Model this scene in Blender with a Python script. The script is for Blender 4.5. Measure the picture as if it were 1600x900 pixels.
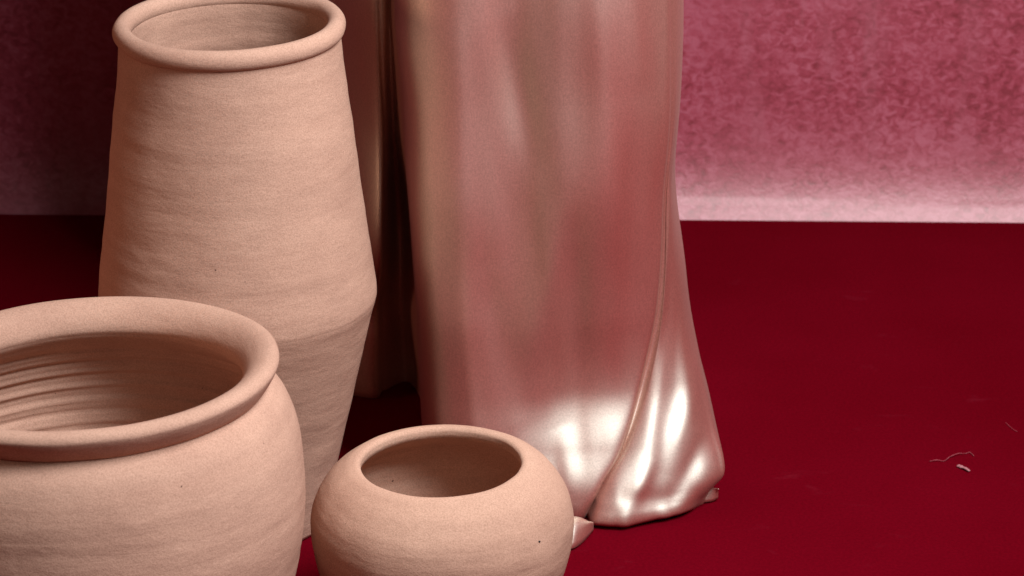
import bpy, bmesh, math, random
from mathutils import Vector, noise, Matrix

for o in list(bpy.data.objects):
    bpy.data.objects.remove(o, do_unlink=True)
S = bpy.context.scene
COL = S.collection
R = math.radians
rnd = random.Random(7)

# ------------------------------------------------------------------ camera
CAM_H, PITCH, F = 1.381, R(20.0), 4400.0        # F: focal length in pixels of a 1600 px wide frame
cd = bpy.data.cameras.new('camera')
cam = bpy.data.objects.new('camera', cd); COL.objects.link(cam)
cam.location = (0, 0, CAM_H)
cam.rotation_euler = (R(90) - PITCH, 0, 0)
cd.sensor_width = 36.0
cd.lens = 36.0 * F / 1600.0
cd.clip_start, cd.clip_end = 0.05, 60
cd.dof.use_dof = True
cd.dof.focus_distance = 3.0
cd.dof.aperture_fstop = 11.0
S.camera = cam

# ------------------------------------------------------------------ world and lamps
w = bpy.data.worlds.new('World'); S.world = w; w.use_nodes = True
bg = w.node_tree.nodes['Background']
bg.inputs[0].default_value = (1.0, 0.55, 0.45, 1)
bg.inputs[1].default_value = 0.012

def area_lamp(name, target, az, el, dist, sx, sy, power, col):
    d = bpy.data.lights.new(name, 'AREA'); d.shape = 'RECTANGLE'
    d.size, d.size_y, d.energy, d.color = sx, sy, power, col
    o = bpy.data.objects.new(name, d); COL.objects.link(o)
    t = Vector(target)
    # azimuth measured from the camera side (-Y) towards the right (+X)
    v = Vector((math.sin(R(az)) * math.cos(R(el)), -math.cos(R(az)) * math.cos(R(el)), math.sin(R(el))))
    o.location = t + v * dist
    o.rotation_euler = (-v).to_track_quat('-Z', 'Y').to_euler()
    return o
KEY = area_lamp('key_softbox', (0.0, 3.1, 0.25), 38, 53, 2.7, 0.75, 1.35, 115, (0.95, 1.0, 1.04))
# added fill lamp, dim and warm, to widen the satin's highlights
FRONT = area_lamp('front_fill', (0.0, 3.0, 0.2), 12, 38, 2.7, 1.2, 0.8, 5.0, (1.0, 0.88, 0.76))
FILL = area_lamp('side_fill', (-0.32, 2.90, 0.32), -78, 12, 1.6, 0.5, 0.5, 0.6, (1.0, 0.50, 0.34)); FILL.data.spread = R(58)  # added lamp imitating red bounce on the jar's left side

S.view_settings.view_transform = 'Standard'
S.view_settings.look = 'None'
S.view_settings.gamma = 1.0
S.view_settings.exposure = 0.0
S.view_settings.use_curve_mapping = False
S.render.engine = 'CYCLES'

# ------------------------------------------------------------------ helpers
def depth(Y, z):
    return Y * math.cos(PITCH) + (CAM_H - z) * math.sin(PITCH)
def wx(px, Y, z):
    """world X of photograph column px for a point at distance Y, height z"""
    return (px - 800.0) / F * depth(Y, z)
def on_floor(px, py):
    e = PITCH + math.atan((py - 450.0) / F)
    Y = CAM_H / math.tan(e)
    return Vector((wx(px, Y, 0.0), Y, 0.0))

def link(name, me, mat, parent=None, smooth=True):
    o = bpy.data.objects.new(name, me); COL.objects.link(o)
    if mat: me.materials.append(mat)
    if smooth:
        me.polygons.foreach_set('use_smooth', [True] * len(me.polygons))
    if parent: o.parent = parent
    return o
def mesh(name, V, Fc):
    me = bpy.data.meshes.new(name); me.from_pydata([tuple(v) for v in V], [], Fc); me.update()
    return me
def tag(o, label, cat, group=None):
    o['label'] = label; o['category'] = cat
    if group: o['group'] = group
    return o
def empty(name, loc):
    o = bpy.data.objects.new(name, None); COL.objects.link(o)
    o.location = loc; o.empty_display_size = 0.05
    return o
def cr(p, t):
    """Catmull-Rom through a list of tuples, t in [0, len-1]"""
    n = len(p); i = min(int(t), n - 2); f = t - i
    a, b, c, d = p[max(i - 1, 0)], p[i], p[i + 1], p[min(i + 2, n - 1)]
    return tuple(0.5 * (2 * b[k] + (c[k] - a[k]) * f + (2 * a[k] - 5 * b[k] + 4 * c[k] - d[k]) * f * f
                 + (3 * b[k] - a[k] - 3 * c[k] + d[k]) * f ** 3) for k in range(len(b)))
def smooth(p, per):
    out = []
    for i in range(len(p) - 1):
        for k in range(per):
            out.append(cr(p, i + k / per))
    out.append(p[-1]); return out

# ------------------------------------------------------------------ materials
def newmat(name):
    m = bpy.data.materials.new(name); m.use_nodes = True
    nt = m.node_tree; b = nt.nodes['Principled BSDF']
    return m, nt, b
def nd(nt, t, **kw):
    n = nt.nodes.new(t)
    for k, v in kw.items():
        if isinstance(k, str) and hasattr(n, k): setattr(n, k, v)
    return n
def tex(nt, scale, detail=4, rough=0.55, mapscale=None, coord='Object', rot=None, loc=None, distort=0.0):
    tc = nt.nodes.new('ShaderNodeTexCoord'); mp = nt.nodes.new('ShaderNodeMapping')
    if mapscale: mp.inputs['Scale'].default_value = mapscale
    if rot: mp.inputs['Rotation'].default_value = rot
    if loc: mp.inputs['Location'].default_value = loc
    n = nt.nodes.new('ShaderNodeTexNoise')
    n.inputs['Scale'].default_value = scale; n.inputs['Detail'].default_value = detail
    n.inputs['Roughness'].default_value = rough; n.inputs['Distortion'].default_value = distort
    nt.links.new(tc.outputs[coord], mp.inputs[0]); nt.links.new(mp.outputs[0], n.inputs['Vector'])
    return n.outputs['Fac']
def ramp(nt, src, stops):
    r = nt.nodes.new('ShaderNodeValToRGB'); e = r.color_ramp.elements
    e[0].position, e[0].color = stops[0][0], (*stops[0][1], 1)
    e[1].position, e[1].color = stops[-1][0], (*stops[-1][1], 1)
    for p, c in stops[1:-1]:
        x = e.new(p); x.color = (*c, 1)
    nt.links.new(src, r.inputs[0]); return r.outputs[0]
def mixc(nt, fac, a, b, mode='MIX'):
    m = nt.nodes.new('ShaderNodeMix'); m.data_type = 'RGBA'; m.blend_type = mode
    if isinstance(fac, (int, float)): m.inputs[0].default_value = fac
    else: nt.links.new(fac, m.inputs[0])
    for s, v in ((6, a), (7, b)):
        if isinstance(v, tuple): m.inputs[s].default_value = (*v, 1)
        else: nt.links.new(v, m.inputs[s])
    return m.outputs[2]
def math_(nt, op, a, b=None):
    m = nt.nodes.new('ShaderNodeMath'); m.operation = op
    for i, v in enumerate((a, b)):
        if v is None: continue
        if isinstance(v, (int, float)): m.inputs[i].default_value = v
        else: nt.links.new(v, m.inputs[i])
    return m.outputs[0]
def bump(nt, b, h, strength, dist, prev=None):
    n = nt.nodes.new('ShaderNodeBump'); n.inputs['Strength'].default_value = strength
    n.inputs['Distance'].default_value = dist
    nt.links.new(h, n.inputs['Height'])
    if prev: nt.links.new(prev, n.inputs['Normal'])
    nt.links.new(n.outputs[0], b.inputs['Normal'])
    return n.outputs[0]

def clay(name, tint, seed):
    m, nt, b = newmat(name)
    L = (seed * 3.1, seed * 1.7, seed * 0.9)
    big = tex(nt, 6, 4, 0.6, loc=L)
    band = tex(nt, 1.0, 5, 0.6, mapscale=(3.5, 3.5, 46), loc=L)
    grain = tex(nt, 620, 2, 0.7, loc=L)
    c0 = tuple(t * 0.86 for t in tint); c1 = tuple(min(t * 1.10, 1) for t in tint)
    base = ramp(nt, big, [(0.30, (c0[0], c0[1] * 0.95, c0[2] * 0.95)), (0.70, c1)])
    bnd = ramp(nt, band, [(0.30, (0.90, 0.86, 0.84)), (0.65, (1.04, 1.04, 1.03))])
    base = mixc(nt, 0.55, base, bnd, 'MULTIPLY')
    gr = ramp(nt, grain, [(0.30, (0.70, 0.66, 0.62)), (0.62, (1.10, 1.10, 1.10))])
    base = mixc(nt, 0.7, base, gr, 'MULTIPLY')
    # rare dark specks burnt into the clay
    sp = tex(nt, 150, 1, 0.5, loc=(L[1], L[2], L[0]))
    spk = ramp(nt, sp, [(0.165, (0.0, 0.0, 0.0)), (0.195, (1, 1, 1))])
    base = mixc(nt, spk, (0.14, 0.07, 0.05), base)
    nt.links.new(base, b.inputs['Base Color'])
    b.inputs['Roughness'].default_value = 0.92
    b.inputs['Specular IOR Level'].default_value = 0.18
    p = bump(nt, b, grain, 0.35, 0.0008)
    fine = tex(nt, 1.0, 6, 0.65, mapscale=(7, 7, 260), loc=L)
    p = bump(nt, b, fine, 0.08, 0.0012, p)
    lump = tex(nt, 9, 3, 0.5, loc=L, mapscale=(1, 1, 3.2))
    p = bump(nt, b, lump, 0.27, 0.006, p)
    mid = tex(nt, 34, 4, 0.6, loc=L, mapscale=(1, 1, 2.4))
    bump(nt, b, mid, 0.28, 0.0030, p)
    return m
CLAY_JAR = clay('clay_jar', (0.54, 0.320, 0.236), 1)
CLAY_WIDE = clay('clay_wide', (0.56, 0.334, 0.246), 2)
CLAY_SMALL = clay('clay_small', (0.565, 0.336, 0.244), 3)

def floor_mat():
    m, nt, b = newmat('red_paper')
    a = tex(nt, 2.3, 4, 0.55)
    f = tex(nt, 260, 2, 0.6)
    c = ramp(nt, a, [(0.3, (0.110, 0.0008, 0.0048)), (0.7, (0.134, 0.0014, 0.0072))])
    c = mixc(nt, 0.7, c, ramp(nt, f, [(0.3, (0.80, 0.8, 0.8)), (0.7, (1.15, 1.15, 1.15))]), 'MULTIPLY')
    sc = tex(nt, 9.0, 5, 0.62, mapscale=(1, 2.2, 1), rot=(0, 0, 0.4), distort=1.2)
    c = mixc(nt, math_(nt, 'MULTIPLY', ramp(nt, sc, [(0.64, (0, 0, 0)), (0.78, (1, 1, 1))]), 0.25), c, (0.20, 0.02, 0.035))
    nt.links.new(c, b.inputs['Base Color'])
    b.inputs['Roughness'].default_value = 0.75
    b.inputs['Specular IOR Level'].default_value = 0.0
    bump(nt, b, f, 0.10, 0.0006)
    return m
FLOOR = floor_mat()

def wall_mat():
    m, nt, b = newmat('mottled_backdrop')
    a = tex(nt, 74, 5, 0.60, mapscale=(1.0, 1.0, 1.35), rot=(0, 0.5, 0), distort=0.8)
    mid = tex(nt, 13, 4, 0.55, distort=0.2)
    big = tex(nt, 3.4, 3, 0.5, loc=(0.7, 0, 0.2))
    s = math_(nt, 'ADD', math_(nt, 'MULTIPLY', a, 0.60), math_(nt, 'ADD', math_(nt, 'MULTIPLY', mid, 0.22), math_(nt, 'MULTIPLY', big, 0.18)))
    c = ramp(nt, s, [(0.39, (0.22, 0.008, 0.022)), (0.49, (0.37, 0.037, 0.070)), (0.595, (0.48, 0.100, 0.150))])
    calm = ramp(nt, tex(nt, 4.5, 3, 0.5, loc=(5, 0, 1)), [(0.38, (0.0, 0.0, 0.0)), (0.62, (0.5, 0.5, 0.5))])
    c = mixc(nt, calm, c, (0.385, 0.050, 0.086))
    st = tex(nt, 1.0, 3, 0.5, mapscale=(11, 11, 1.6), loc=(2.3, 0, 0.4))
    c = mixc(nt, math_(nt, 'MULTIPLY', ramp(nt, st, [(0.58, (0, 0, 0)), (0.75, (1, 1, 1))]), 0.35), c, (0.42, 0.13, 0.165))
    st2 = tex(nt, 1.0, 4, 0.6, mapscale=(26, 26, 3.2), loc=(0.3, 0, 1.4))
    c = mixc(nt, math_(nt, 'MULTIPLY', ramp(nt, st2, [(0.60, (0, 0, 0)), (0.74, (1, 1, 1))]), 0.30), c, (0.46, 0.15, 0.19))
    nt.links.new(c, b.inputs['Base Color'])
    b.inputs['Roughness'].default_value = 0.49
    b.inputs['IOR'].default_value = 1.75
    b.inputs['Specular IOR Level'].default_value = 0.78
    b.inputs['Specular Tint'].default_value = (1.0, 0.90, 0.86, 1)
    f = tex(nt, 240, 3, 0.6)
    p = bump(nt, b, a, 0.16, 0.0025)
    bump(nt, b, f, 0.25, 0.0012, p)
    return m
WALL = wall_mat()

def satin_mat():
    m, nt, b = newmat('satin')
    a = tex(nt, 1.0, 3, 0.5, mapscale=(13, 13, 3.5))
    c = ramp(nt, a, [(0.34, (0.54, 0.036, 0.030)), (0.66, (0.50, 0.090, 0.066))])  # rose paints in the reflected red; its streaks stand for shading
    weave = tex(nt, 1.0, 3, 0.6, mapscale=(900, 900, 160))
    wv = ramp(nt, weave, [(0.3, (0.78, 0.78, 0.78)), (0.7, (1.1, 1.1, 1.1))])
    sg = tex(nt, 520, 2, 0.7)
    wv = mixc(nt, 1.0, wv, ramp(nt, sg, [(0.32, (0.68, 0.66, 0.64)), (0.62, (1.15, 1.15, 1.15))]), 'MULTIPLY')
    nt.links.new(mixc(nt, 0.5, c, wv, 'MULTIPLY'), b.inputs['Base Color'])
    b.inputs['Roughness'].default_value = 0.8
    b.inputs['Specular IOR Level'].default_value = 0.1
    # the floating cream threads of the satin face: a metal-like sheen over a ground painted with rose reflection
    g = nt.nodes.new('ShaderNodeBsdfPrincipled')
    g.inputs['Metallic'].default_value = 1.0; g.inputs['Roughness'].default_value = 0.50
    nt.links.new(mixc(nt, 0.4, (0.70, 0.73, 0.63), wv, 'MULTIPLY'), g.inputs['Base Color'])
    mx = nt.nodes.new('ShaderNodeMixShader'); mx.inputs[0].default_value = 0.60
    nt.links.new(b.outputs[0], mx.inputs[1]); nt.links.new(g.outputs[0], mx.inputs[2])
    nt.links.new(mx.outputs[0], nt.nodes['Material Output'].inputs['Surface'])
    n = bump(nt, b, weave, 0.08, 0.0005)
    n = bump(nt, b, sg, 0.12, 0.0006, n)
    nt.links.new(n, g.inputs['Normal'])
    return m
SATIN = satin_mat()

def plain(name, col, rough):
    m, nt, b = newmat(name)
    f = tex(nt, 300, 3, 0.6)
    c = ramp(nt, f, [(0.3, tuple(x * 0.75 for x in col)), (0.7, tuple(min(1, x * 1.1) for x in col))])
    nt.links.new(c, b.inputs['Base Color']); b.inputs['Roughness'].default_value = rough
    return m
LINT = plain('pink_lint', (0.28, 0.04, 0.055), 0.95)
CRUMB = plain('pale_crumb', (0.44, 0.17, 0.18), 0.9)
CARD = plain('card_edge', (0.16, 0.004, 0.012), 0.8)

# ------------------------------------------------------------------ setting: red ground and swept backdrop
EDGE_L, EDGE_R = on_floor(0, 334.5), on_floor(1600, 347.5)
dirn = (EDGE_R - EDGE_L); slope = dirn.y / dirn.x
def edge_y(x): return EDGE_L.y + slope * (x - EDGE_L.x)
def make_floor():
    X0, X1, Y0, T = -2.6, 2.6, -0.8, 0.02
    bm = bmesh.new()
    top = [bm.verts.new(p) for p in ((X0, Y0, 0), (X1, Y0, 0), (X1, edge_y(X1), 0), (X0, edge_y(X0), 0))]
    bot = [bm.verts.new((v.co.x, v.co.y, -T)) for v in top]
    bm.faces.new(top); bm.faces.new(bot[::-1])
    for i in range(4):
        j = (i + 1) % 4
        bm.faces.new((top[i], bot[i], bot[j], top[j]))
    me = bpy.data.meshes.new('floor'); bm.to_mesh(me); bm.free()
    o = link('floor', me, FLOOR, smooth=False); o['kind'] = 'structure'
    o['label'] = 'deep red matte board on which the pots stand'
    bv = o.modifiers.new('bevel', 'BEVEL'); bv.width = 0.0015; bv.segments = 2
    return o
make_floor()

WALL_GAP, BEND_L = 0.056, 0.362
def make_wall():
    # a hanging backdrop whose lower end sweeps forward and runs out under the red board
    V, Fc = [], []
    prof = []
    # bend grows gradually from vertical to flat, so there is no visible line where it starts
    yb, y, z, n = WALL_GAP, WALL_GAP, 0.24, 74
    ds = 0.0055; pts = [(y, z)]
    for i in range(n):
        a = min(R(88), R(88) * ((i + 0.5) * ds / BEND_L) ** 2.5)
        y -= ds * math.sin(a); z -= ds * math.cos(a); pts.append((y, z))
    prof.append((-0.9, z)); prof += pts[::-1]
    for z in (0.3, 0.5, 0.8, 1.2, 1.8, 2.4):
        prof.append((yb, z))
    xs = [-2.6 + 5.2 * i / 120 for i in range(121)]
    for x in xs:
        for (dy, z) in prof:
            wob = 0.004 * noise.noise((x * 1.7, z * 1.7, 3.0)) if z > 0.02 else 0
            V.append((x, edge_y(x) + dy + wob, z))
    m = len(prof)
    for i in range(len(xs) - 1):
        for j in range(m - 1):
            Fc.append((i * m + j, (i + 1) * m + j, (i + 1) * m + j + 1, i * m + j + 1))
    o = link('wall', mesh('wall', V, Fc), WALL); o['kind'] = 'structure'
    o['label'] = 'mottled red backdrop sweeping down behind the red board'
    return o
make_wall()

# ------------------------------------------------------------------ clay vessels
def lathe(name, prof, mat, parent, segs=200, seed=0, wob=0.0012, ridge=None, closed=False, tilt=0.0, tz=None, tilty=0.0):
    """revolve (r, z) pairs; ridge(r, z, k) -> radial offset for throwing marks"""
    V, Fc = [], []
    n = len(prof)
    for s in range(segs):
        a = 2 * math.pi * s / segs; ca, sa = math.cos(a), math.sin(a)
        for k, (r, z) in enumerate(prof):
            q = r
            if r > 1e-4:
                q += wob * noise.noise((ca * 1.3 + seed, sa * 1.3, z * 5.0)) * min(1, r / 0.05)
                q += 0.35 * wob * noise.noise((ca * 4 + seed, sa * 4, z * 30.0)) * min(1, r / 0.05)
                if ridge: q += ridge(a, z, k)
            V.append((q * ca, q * sa, z + (tilt * q * ca + tilty * q * sa) * (1.0 if tz is None else min(1.0, z / tz) ** 3)))
    for s in range(segs):
        t = (s + 1) % segs
        for k in range(n - 1 if not closed else n):
            k2 = (k + 1) % n
            Fc.append((s * n + k, t * n + k, t * n + k2, s * n + k2))
    me = mesh(name, V, Fc)
    bm = bmesh.new(); bm.from_mesh(me)
    bmesh.ops.remove_doubles(bm, verts=bm.verts, dist=1e-5)
    bmesh.ops.recalc_face_normals(bm, faces=bm.faces)
    bm.to_mesh(me); bm.free()
    return link(name, me, mat, parent)

def ridges(amp_out, amp_in, n_out, pitch, seed, ztop=9.0, crease=None):
    """n_out: index in the profile where the outside ends and the inside begins"""
    def f(a, z, k):
        turn = a / (2 * math.pi)
        ph = (z / pitch + turn) * 2 * math.pi
        amp = amp_out if k < n_out else amp_in
        amp *= 0.35 + 0.9 * abs(noise.noise((seed + z * 9, math.cos(a) * 0.9, math.sin(a) * 0.9)))
        v = math.sin(ph + 1.6 * noise.noise((z * 22, seed, 0.4 * math.cos(a)))) + 0.5 * math.sin(2.3 * ph + seed)
        keep = 1.0 if crease is None else min(1.0, abs(z - crease) / 0.05)
        return amp * v * keep * max(0.0, min(1.0, (ztop - z) / 0.03))
    return f

# tall shouldered jar
JX, JY = wx(373, 3.0, 0.28), 3.0
jar = empty('tall_clay_jar', (JX, JY, 0))
tag(jar, 'tall unglazed clay jar with rolled rim and sharp waist crease beside the satin drape', 'jar')
out = smooth([(0.0, 0.004), (0.05, 0.003), (0.084, 0.0), (0.092, 0.004), (0.094, 0.012), (0.099, 0.04), (0.1085, 0.081), (0.1290, 0.1665),
              (0.1415, 0.219), (0.1505, 0.256), (0.1555, 0.274)], 9)
out += smooth([(0.1562, 0.2775), (0.1572, 0.284), (0.1562, 0.30), (0.1495, 0.350), (0.142, 0.403), (0.1330, 0.478), (0.1255, 0.535), (0.1225, 0.568), (0.1215, 0.584)], 12)
n_out = len(out)
inn = smooth([(0.1105, 0.593), (0.1090, 0.585), (0.1098, 0.568), (0.114, 0.535), (0.121, 0.478), (0.130, 0.403), (0.142, 0.30), (0.138, 0.24),
              (0.112, 0.14), (0.090, 0.05), (0.075, 0.02), (0.0, 0.016)], 12)
lathe('body', out + inn, CLAY_JAR, jar, seed=1.0, wob=0.0016, ridge=ridges(0.00030, 0.0012, n_out, 0.047, 4.2, 0.575, 0.277), tilt=0.012, tz=0.57, tilty=0.05)
def torus_prof(a, rr, zc, rz=None, n=28, squash=0.0):
    rz = rz or rr
    return [(a + rr * math.cos(t) + squash * math.sin(t), zc + rz * math.sin(t)) for t in [2 * math.pi * i / n for i in range(n)]]
lathe('rim', torus_prof(0.1175, 0.0102, 0.5930, 0.0114), CLAY_JAR, jar, seed=1.0, wob=0.0016, closed=True, tilt=0.012, tilty=0.05)

# wide-mouthed pot
WXc, WYc = wx(134, 2.60, 0.33), 2.60
wide = empty('wide_clay_pot', (WXc, WYc, 0))
tag(wide, 'wide-mouthed round clay pot with a thick flared rim and ridged inside', 'pot')
out = smooth([(0.0, 0.004), (0.09, 0.003), (0.128, 0.0), (0.138, 0.006), (0.153, 0.022), (0.182, 0.070), (0.2035, 0.122), (0.2115, 0.158), (0.2160, 0.2005), (0.2150, 0.246), (0.2105, 0.278),
              (0.2000, 0.305), (0.1890, 0.3185), (0.1815, 0.3245), (0.1770, 0.331), (0.1750, 0.341)], 10)
n_out = len(out)
inn = smooth([(0.162, 0.337), (0.1580, 0.331), (0.160, 0.322), (0.172, 0.310), (0.186, 0.297), (0.198, 0.272), (0.204, 0.240), (0.204, 0.200), (0.199, 0.158), (0.190, 0.118), (0.168, 0.070),
              (0.138, 0.032), (0.09, 0.018), (0.0, 0.015)], 16)
lathe('body', out + inn, CLAY_WIDE, wide, segs=240, seed=5.0, wob=0.0022, ridge=ridges(0.00018, 0.0026, n_out, 0.020, 1.3, 0.318), tilt=0.030, tz=0.318)
rim = [(0.1590, 0.324), (0.1565, 0.330), (0.1580, 0.338), (0.1640, 0.3475), (0.1730, 0.3550), (0.1825, 0.3580), (0.1900, 0.3560), (0.1935, 0.3510), (0.1925, 0.3455), (0.1880, 0.3370), (0.1825, 0.3290), (0.1780, 0.3255)]
lathe('rim', smooth(rim, 6), CLAY_WIDE, wide, segs=240, seed=5.0, wob=0.0022, tilt=0.030)

# small squat bowl
SX, SY = wx(690, 2.70, 0.17), 2.70
out = smooth([(0.0, 0.004), (0.05, 0.003), (0.078, 0.0), (0.086, 0.006), (0.100, 0.025), (0.1225, 0.065), (0.1355, 0.105), (0.1385, 0.138), (0.1330, 0.165), (0.1180, 0.189),
              (0.1010, 0.2025), (0.0920, 0.2062), (0.0868, 0.2062), (0.0838, 0.2035), (0.0835, 0.1990)], 10)
n_out = len(out)
inn = smooth([(0.0850, 0.194), (0.098, 0.186), (0.117, 0.170), (0.1265, 0.140), (0.124, 0.105), (0.112, 0.068), (0.09, 0.033), (0.05, 0.02), (0.0, 0.018)], 12)
small = lathe('small_clay_bowl', out + inn, CLAY_SMALL, None, seed=9.0, wob=0.0022, ridge=ridges(0.00022, 0.0007, n_out, 0.026, 2.2), tilt=0.02)
small.location = (SX, SY, 0.002); small.rotation_euler = (R(1.4), 0, 0)
tag(small, 'small squat clay bowl with a narrow plain mouth and one dark speck', 'bowl')

bm = bmesh.new(); bmesh.ops.create_icosphere(bm, subdivisions=1, radius=0.0014)
me = bpy.data.meshes.new('speck'); bm.to_mesh(me); bm.free()
DARK, _nt, _b = newmat('burnt_speck'); _b.inputs['Base Color'].default_value = (0.02, 0.012, 0.01, 1); _b.inputs['Roughness'].default_value = 0.9
speck = link('speck', me, DARK, small); speck.location = (0.1015, -0.0900, 0.158); speck.scale = (1.2, 0.8, 0.8)

# ------------------------------------------------------------------ satin drape
# cross-sections from hem to top: plan points, same order in every row (rear left, front, crease, right panel, rear right)
def row(z, pts):
    return z, [(wx(px, Y, z), Y) for (px, Y) in pts]
ROWS = [
 row(0.000, [(300, 3.64), (430, 3.47), (572, 3.375), (600, 3.40), (640, 3.43), (668, 3.30), (668, 3.12), (690, 3.045), (745, 3.020), (800, 3.008), (850, 3.002), (885, 3.000), (908, 3.003), (917, 3.010), (926, 2.984), (965, 2.980), (1012, 2.992), (1062, 3.012), (1104, 3.054), (1112, 3.085), (1096, 3.20), (1020, 3.48), (880, 3.62), (700, 3.68)]),  # unseen rear left stretched behind the jar to shade the wall
 row(0.008, [(300, 3.64), (430, 3.47), (572, 3.370), (600, 3.40), (640, 3.43), (667, 3.30), (666, 3.12), (688, 3.04), (743, 3.012), (800, 2.998), (850, 2.990), (888, 2.988), (911, 2.992), (919, 3.002), (928, 2.975), (965, 2.970), (1014, 2.983), (1068, 3.003), (1103, 3.048), (1107, 3.085), (1100, 3.20), (1022, 3.48), (880, 3.62), (700, 3.68)]),
 row(0.040, [(300, 3.64), (430, 3.47), (572, 3.365), (600, 3.40), (638, 3.43), (665, 3.30), (664, 3.12), (685, 3.035), (738, 3.006), (798, 2.996), (856, 2.992), (904, 2.992), (930, 2.996), (939, 3.008), (949, 2.992), (985, 2.988), (1030, 3.001), (1080, 3.013), (1122, 3.040), (1129, 3.072), (1104, 3.22), (1025, 3.48), (880, 3.62), (700, 3.68)]),
 row(0.085, [(300, 3.64), (430, 3.47), (572, 3.36), (600, 3.39), (634, 3.42), (661, 3.28), (660, 3.12), (680, 3.035), (735, 3.002), (800, 3.004), (870, 3.013), (936, 3.016), (966, 3.021), (976, 3.032), (986, 3.022), (1012, 3.018), (1046, 3.029), (1084, 3.040), (1110, 3.068), (1116, 3.110), (1090, 3.28), (1020, 3.48), (880, 3.62), (700, 3.68)]),
 row(0.145, [(300, 3.64), (430, 3.47), (570, 3.35), (600, 3.38), (630, 3.41), (656, 3.27), (655, 3.12), (675, 3.035), (730, 3.004), (800, 3.012), (875, 3.034), (956, 3.044), (995, 3.049), (1004, 3.062), (1013, 3.053), (1032, 3.052), (1054, 3.062), (1078, 3.074), (1092, 3.100), (1096, 3.15), (1075, 3.28), (1010, 3.48), (880, 3.62), (700, 3.68)]),
 row(0.240, [(300, 3.64), (430, 3.47), (576, 3.25), (603, 3.28), (624, 3.40), (648, 3.26), (647, 3.12), (667, 3.03), (722, 3.005), (800, 3.014), (880, 3.028), (972, 3.045), (1022, 3.060), (1030, 3.074), (1037, 3.072), (1046, 3.080), (1058, 3.091), (1068, 3.108), (1073, 3.138), (1072, 3.19), (1058, 3.30), (1000, 3.48), (880, 3.62), (700, 3.68)]),
 row(0.400, [(300, 3.64), (430, 3.47), (574, 3.27), (602, 3.27), (616, 3.30), (634, 3.20), (635, 3.11), (656, 3.03), (715, 3.008), (800, 3.018), (880, 3.010), (975, 3.024), (1034, 3.056), (1043, 3.070), (1047, 3.072), (1050, 3.080), (1053, 3.092), (1055, 3.115), (1056, 3.150), (1055, 3.20), (1046, 3.30), (990, 3.48), (880, 3.62), (700, 3.68)]),
 row(0.600, [(300, 3.64), (430, 3.47), (560, 3.25), (594, 3.22), (610, 3.23), (622, 3.17), (622, 3.10), (646, 3.04), (715, 3.010), (800, 3.022), (880, 3.012), (975, 3.022), (1036, 3.054), (1048, 3.068), (1056, 3.080), (1060, 3.092), (1063, 3.105), (1065, 3.125), (1066, 3.160), (1064, 3.21), (1050, 3.30), (990, 3.48), (880, 3.62), (700, 3.68)]),
 row(2.400, [(300, 3.64), (430, 3.47), (560, 3.22), (590, 3.20), (608, 3.24), (622, 3.22), (640, 3.16), (668, 3.10), (725, 3.07), (800, 3.06), (880, 3.06), (975, 3.075), (1040, 3.11), (1056, 3.13), (1066, 3.14), (1074, 3.15), (1080, 3.17), (1083, 3.19), (1084, 3.22), (1080, 3.26), (1060, 3.32), (990, 3.48), (880, 3.60), (700, 3.66)]),  # unseen top, raised this high to shade the left wall
]
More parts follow.
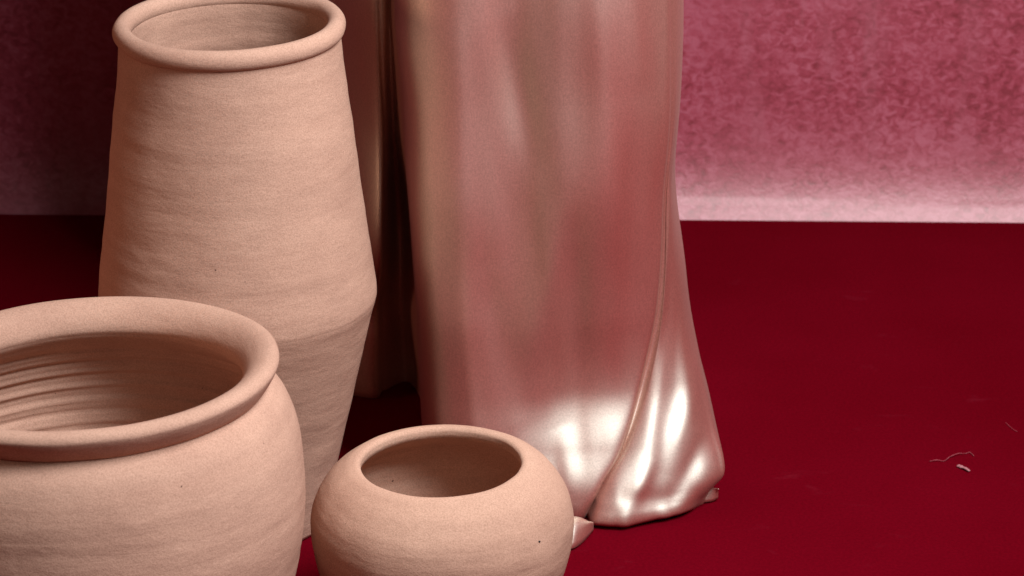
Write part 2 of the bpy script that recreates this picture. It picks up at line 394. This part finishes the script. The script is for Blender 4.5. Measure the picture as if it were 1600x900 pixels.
def drape():
    NC = len(ROWS[0][1]); PER = 16; NU = NC * PER
    def ring(pts):
        n = len(pts); out = []
        for i in range(n):
            a, b, c, d = pts[i - 1], pts[i], pts[(i + 1) % n], pts[(i + 2) % n]
            for k in range(PER):
                f = k / PER
                out.append(tuple(0.5 * (2 * b[j] + (c[j] - a[j]) * f + (2 * a[j] - 5 * b[j] + 4 * c[j] - d[j]) * f * f
                                 + (3 * b[j] - a[j] - 3 * c[j] + d[j]) * f ** 3) for j in (0, 1)))
        return out
    rings = [ring(r[1]) for r in ROWS]; zs = [r[0] for r in ROWS]
    # monotone-ish hermite across z
    def at(u, z):
        i = 0
        while i < len(zs) - 2 and z > zs[i + 1]: i += 1
        h = zs[i + 1] - zs[i]; f = (z - zs[i]) / h
        res = []
        for j in (0, 1):
            p0, p1 = rings[i][u][j], rings[i + 1][u][j]
            m0 = (p1 - rings[i - 1][u][j]) / (zs[i + 1] - zs[i - 1]) if i > 0 else (p1 - p0) / h
            m1 = (rings[i + 2][u][j] - p0) / (zs[i + 2] - zs[i]) if i + 2 < len(zs) else (p1 - p0) / h
            f2, f3 = f * f, f ** 3
            res.append((2 * f3 - 3 * f2 + 1) * p0 + (f3 - 2 * f2 + f) * h * m0 + (-2 * f3 + 3 * f2) * p1 + (f3 - f2) * h * m1)
        return res
    # soft diagonal folds and a few crumples above the hem: (px, z) to (px, z), height, width
    FOLDS = [(wx(a, 3.0, b), b, wx(c, 3.0, d_), d_, h, w_) for a, b, c, d_, h, w_ in (
        (1088, 0.14, 1040, 0.055, 0.0040, 0.013), (1108, 0.085, 1050, 0.022, -0.0045, 0.012), (875, 0.11, 900, 0.03, 0.0035, 0.015),
        (975, 0.035, 1062, 0.020, -0.0035, 0.007), (780, 0.60, 850, 0.40, -0.0055, 0.018), (880, 0.40, 835, 0.17, 0.0045, 0.020),
        (945, 0.62, 930, 0.24, 0.0040, 0.020), (900, 0.34, 905, 0.16, -0.0045, 0.018), (760, 0.30, 820, 0.12, -0.0040, 0.020),
        (705, 0.56, 730, 0.25, 0.0035, 0.018), (1000, 0.50, 985, 0.22, -0.0035, 0.015), (1020, 0.075, 985, 0.028, 0.0028, 0.009))]
    def folds(x, z):
        t = 0.0
        for ax, az, bx, bz, h, w_ in FOLDS:
            vx, vz = bx - ax, bz - az; L2 = vx * vx + vz * vz
            f = max(0.0, min(1.0, ((x - ax) * vx + (z - az) * vz) / L2))
            dd = math.hypot(x - ax - vx * f, (z - az - vz * f) * 0.6)
            t += h * math.exp(-(dd / w_) ** 2) * (0.35 + 0.65 * math.sin(math.pi * f) )
        return t
    zl = []
    z = 0.0
    while z < 2.40:
        zl.append(z); z += 0.003 if z < 0.12 else (0.006 if z < 0.70 else 0.04)
    zl.append(2.40)
    V, Fc = [], []
    for z in zl:
        P = [at(u, z) for u in range(NU)]
        for u in range(NU):
            x, y = P[u]
            x0, y0 = P[u - 1]; x1, y1 = P[(u + 1) % NU]
            tx, ty = x1 - x0, y1 - y0; L = math.hypot(tx, ty) or 1
            nx, ny = ty / L, -tx / L
            s = u / PER
            k = min(1, z / 0.03) * (1 if 5 < s < 20 else 0.5)
            # gentle hanging ripples and slack in the cloth
            d = 0.0030 * noise.noise((x * 19 + 1.4 * z, y * 6, z * 2.6)) + 0.0011 * noise.noise((x * 48 + 5 * z, 3, z * 5)) + 0.0045 * noise.noise((x * 9 + 2.5 * z, 7.7, z * 8))
            if 6 < s < 19: d += folds(x, z)
            lowk = max(0.0, 1 - z / 0.16)
            d += lowk * 0.0030 * noise.noise((x * 17 + 4.0, y * 10, z * 13 + 1.5))
            zz = z
            if z < 0.02: zz = z + 0.004 * max(0, noise.noise((x * 14, 1.0, 0))) * (1 - z / 0.02) + 0.0006
            hk = max(0.0, 1 - z / 0.03) * (1 if 6 < s < 20 else 0)
            hd = hk * (0.0035 * noise.noise((x * 34, 2.0, 5.0)) + 0.0018 * noise.noise((x * 80, 6.0, 5.0)))
            V.append((x + nx * (d * k + hd), y + ny * (d * k + hd), zz))
    for i in range(len(zl) - 1):
        for u in range(NU):
            v = (u + 1) % NU
            Fc.append((i * NU + u, i * NU + v, (i + 1) * NU + v, (i + 1) * NU + u))
    base = (len(zl) - 1) * NU
    cx = sum(v[0] for v in V[base:]) / NU; cy = sum(v[1] for v in V[base:]) / NU
    prev = base
    for f, dz in ((0.96, 0.012), (0.85, 0.018), (0.5, 0.02), (0.05, 0.021)):
        st = len(V)
        for u in range(NU):
            p = V[base + u]; V.append((cx + (p[0] - cx) * f, cy + (p[1] - cy) * f, 2.40 + dz))
        for u in range(NU):
            v = (u + 1) % NU
            Fc.append((prev + u, prev + v, st + v, st + u))
        prev = st
    Fc.append(tuple(prev + u for u in range(NU)))
    return mesh('cloth', V, Fc)
dr = empty('satin_drape', (0.03, 3.2, 0))
tag(dr, 'cream satin cloth with rose reflection painted in, hanging in a tall column, hem flared on the red board', 'drape')
def under(o, root):
    o.parent = root; o.matrix_parent_inverse = Matrix.Translation(-Vector(root.location)); return o
under(link('cloth', drape(), SATIN), dr)

def strip(name, pathA, pathB, per=8, mid=0.0, nv=8, thick=0.0012):
    """a small ribbon of cloth between two edge curves, bellied by mid along +z"""
    A, B = smooth(pathA, per), smooth(pathB, per)
    V, Fc = [], []
    for a, b in zip(A, B):
        for k in range(nv + 1):
            f = k / nv
            V.append((a[0] + (b[0] - a[0]) * f, a[1] + (b[1] - a[1]) * f, a[2] + (b[2] - a[2]) * f + mid * math.sin(math.pi * f)))
    n = nv + 1
    for i in range(len(A) - 1):
        for k in range(nv):
            Fc.append((i * n + k, (i + 1) * n + k, (i + 1) * n + k + 1, i * n + k + 1))
    o = link(name, mesh(name, V, Fc), SATIN)
    s = o.modifiers.new('thick', 'SOLIDIFY'); s.thickness = thick
    return o
def fp(px, py, z):
    """point above the ground seen near (px, py) when on the ground"""
    e = PITCH + math.atan((py - 450.0) / F); Y = (CAM_H - z) / math.tan(e)
    return (wx(px, Y, z), Y, z)
# loose corner of the hem lying in front of the fold, and the little curl at the right tip
under(strip('hem_corner', [fp(870, 806, 0.022), fp(897, 808, 0.024), fp(912, 812, 0.020), fp(926, 822, 0.010)],
            [fp(866, 850, 0.003), fp(888, 858, 0.003), fp(906, 850, 0.002), fp(926, 829, 0.002)], mid=0.008), dr)
under(strip('hem_curl', [fp(1080, 774, 0.006), fp(1098, 766, 0.014), fp(1112, 762, 0.018), fp(1123, 764, 0.019)],
            [fp(1084, 786, 0.002), fp(1098, 785, 0.002), fp(1112, 783, 0.002), fp(1121, 779, 0.003)], mid=0.005), dr)

# ------------------------------------------------------------------ lint and crumbs on the red board
def thread(name, pts, r):
    P = smooth([tuple(p) for p in pts], 6)
    V, Fc = [], []
    m = 6
    for i, p in enumerate(P):
        p = Vector(p); t = Vector(P[min(i + 1, len(P) - 1)]) - Vector(P[max(i - 1, 0)])
        t.normalize(); s = t.cross(Vector((0, 0, 1))).normalized(); q = s.cross(t)
        rr = r * (0.45 + 0.9 * abs(noise.noise((i * 0.37, r * 900, 0.5)))) * (0.4 if i in (0, len(P) - 1) else 1)
        for k in range(m):
            a = 2 * math.pi * k / m
            V.append(p + s * rr * math.cos(a) + q * rr * 0.6 * math.sin(a))
    for i in range(len(P) - 1):
        for k in range(m):
            l = (k + 1) % m
            Fc.append((i * m + k, i * m + l, (i + 1) * m + l, (i + 1) * m + k))
    Fc.append(tuple(range(m))[::-1]); Fc.append(tuple((len(P) - 1) * m + k for k in range(m)))
    return mesh(name, V, Fc)
def fl(px, py, z=0.0012):
    p = on_floor(px, py); p.z = z; return p
t1 = link('lint_thread', thread('lint_thread', [fl(1452, 722), fl(1464, 721, 0.002), fl(1475, 721.5), fl(1484, 716, 0.002), fl(1497, 712, 0.003), (fl(1508, 710)), fl(1515, 708), fl(1522, 714)], 0.0010), LINT)
tag(t1, 'thin crooked pink lint thread lying on the red board', 'lint')
t2 = link('pale_crumb', thread('pale_crumb', [fl(1496, 729, 0.0015), fl(1502, 732, 0.002), fl(1509, 735.5, 0.003), fl(1515, 738.5, 0.002)], 0.0034), CRUMB)
tag(t2, 'short pale pink crumb just in front of the lint thread', 'crumb')
t3 = link('lint_thread', thread('lint_thread', [fl(1571, 661), fl(1577, 667), fl(1583, 672), fl(1590, 676)], 0.0006), CARD)
t3.data.materials.clear(); t3.data.materials.append(plain('red_lint', (0.34, 0.03, 0.05), 0.95))
tag(t3, 'faint short red fibre on the red board behind the pink lint', 'lint')
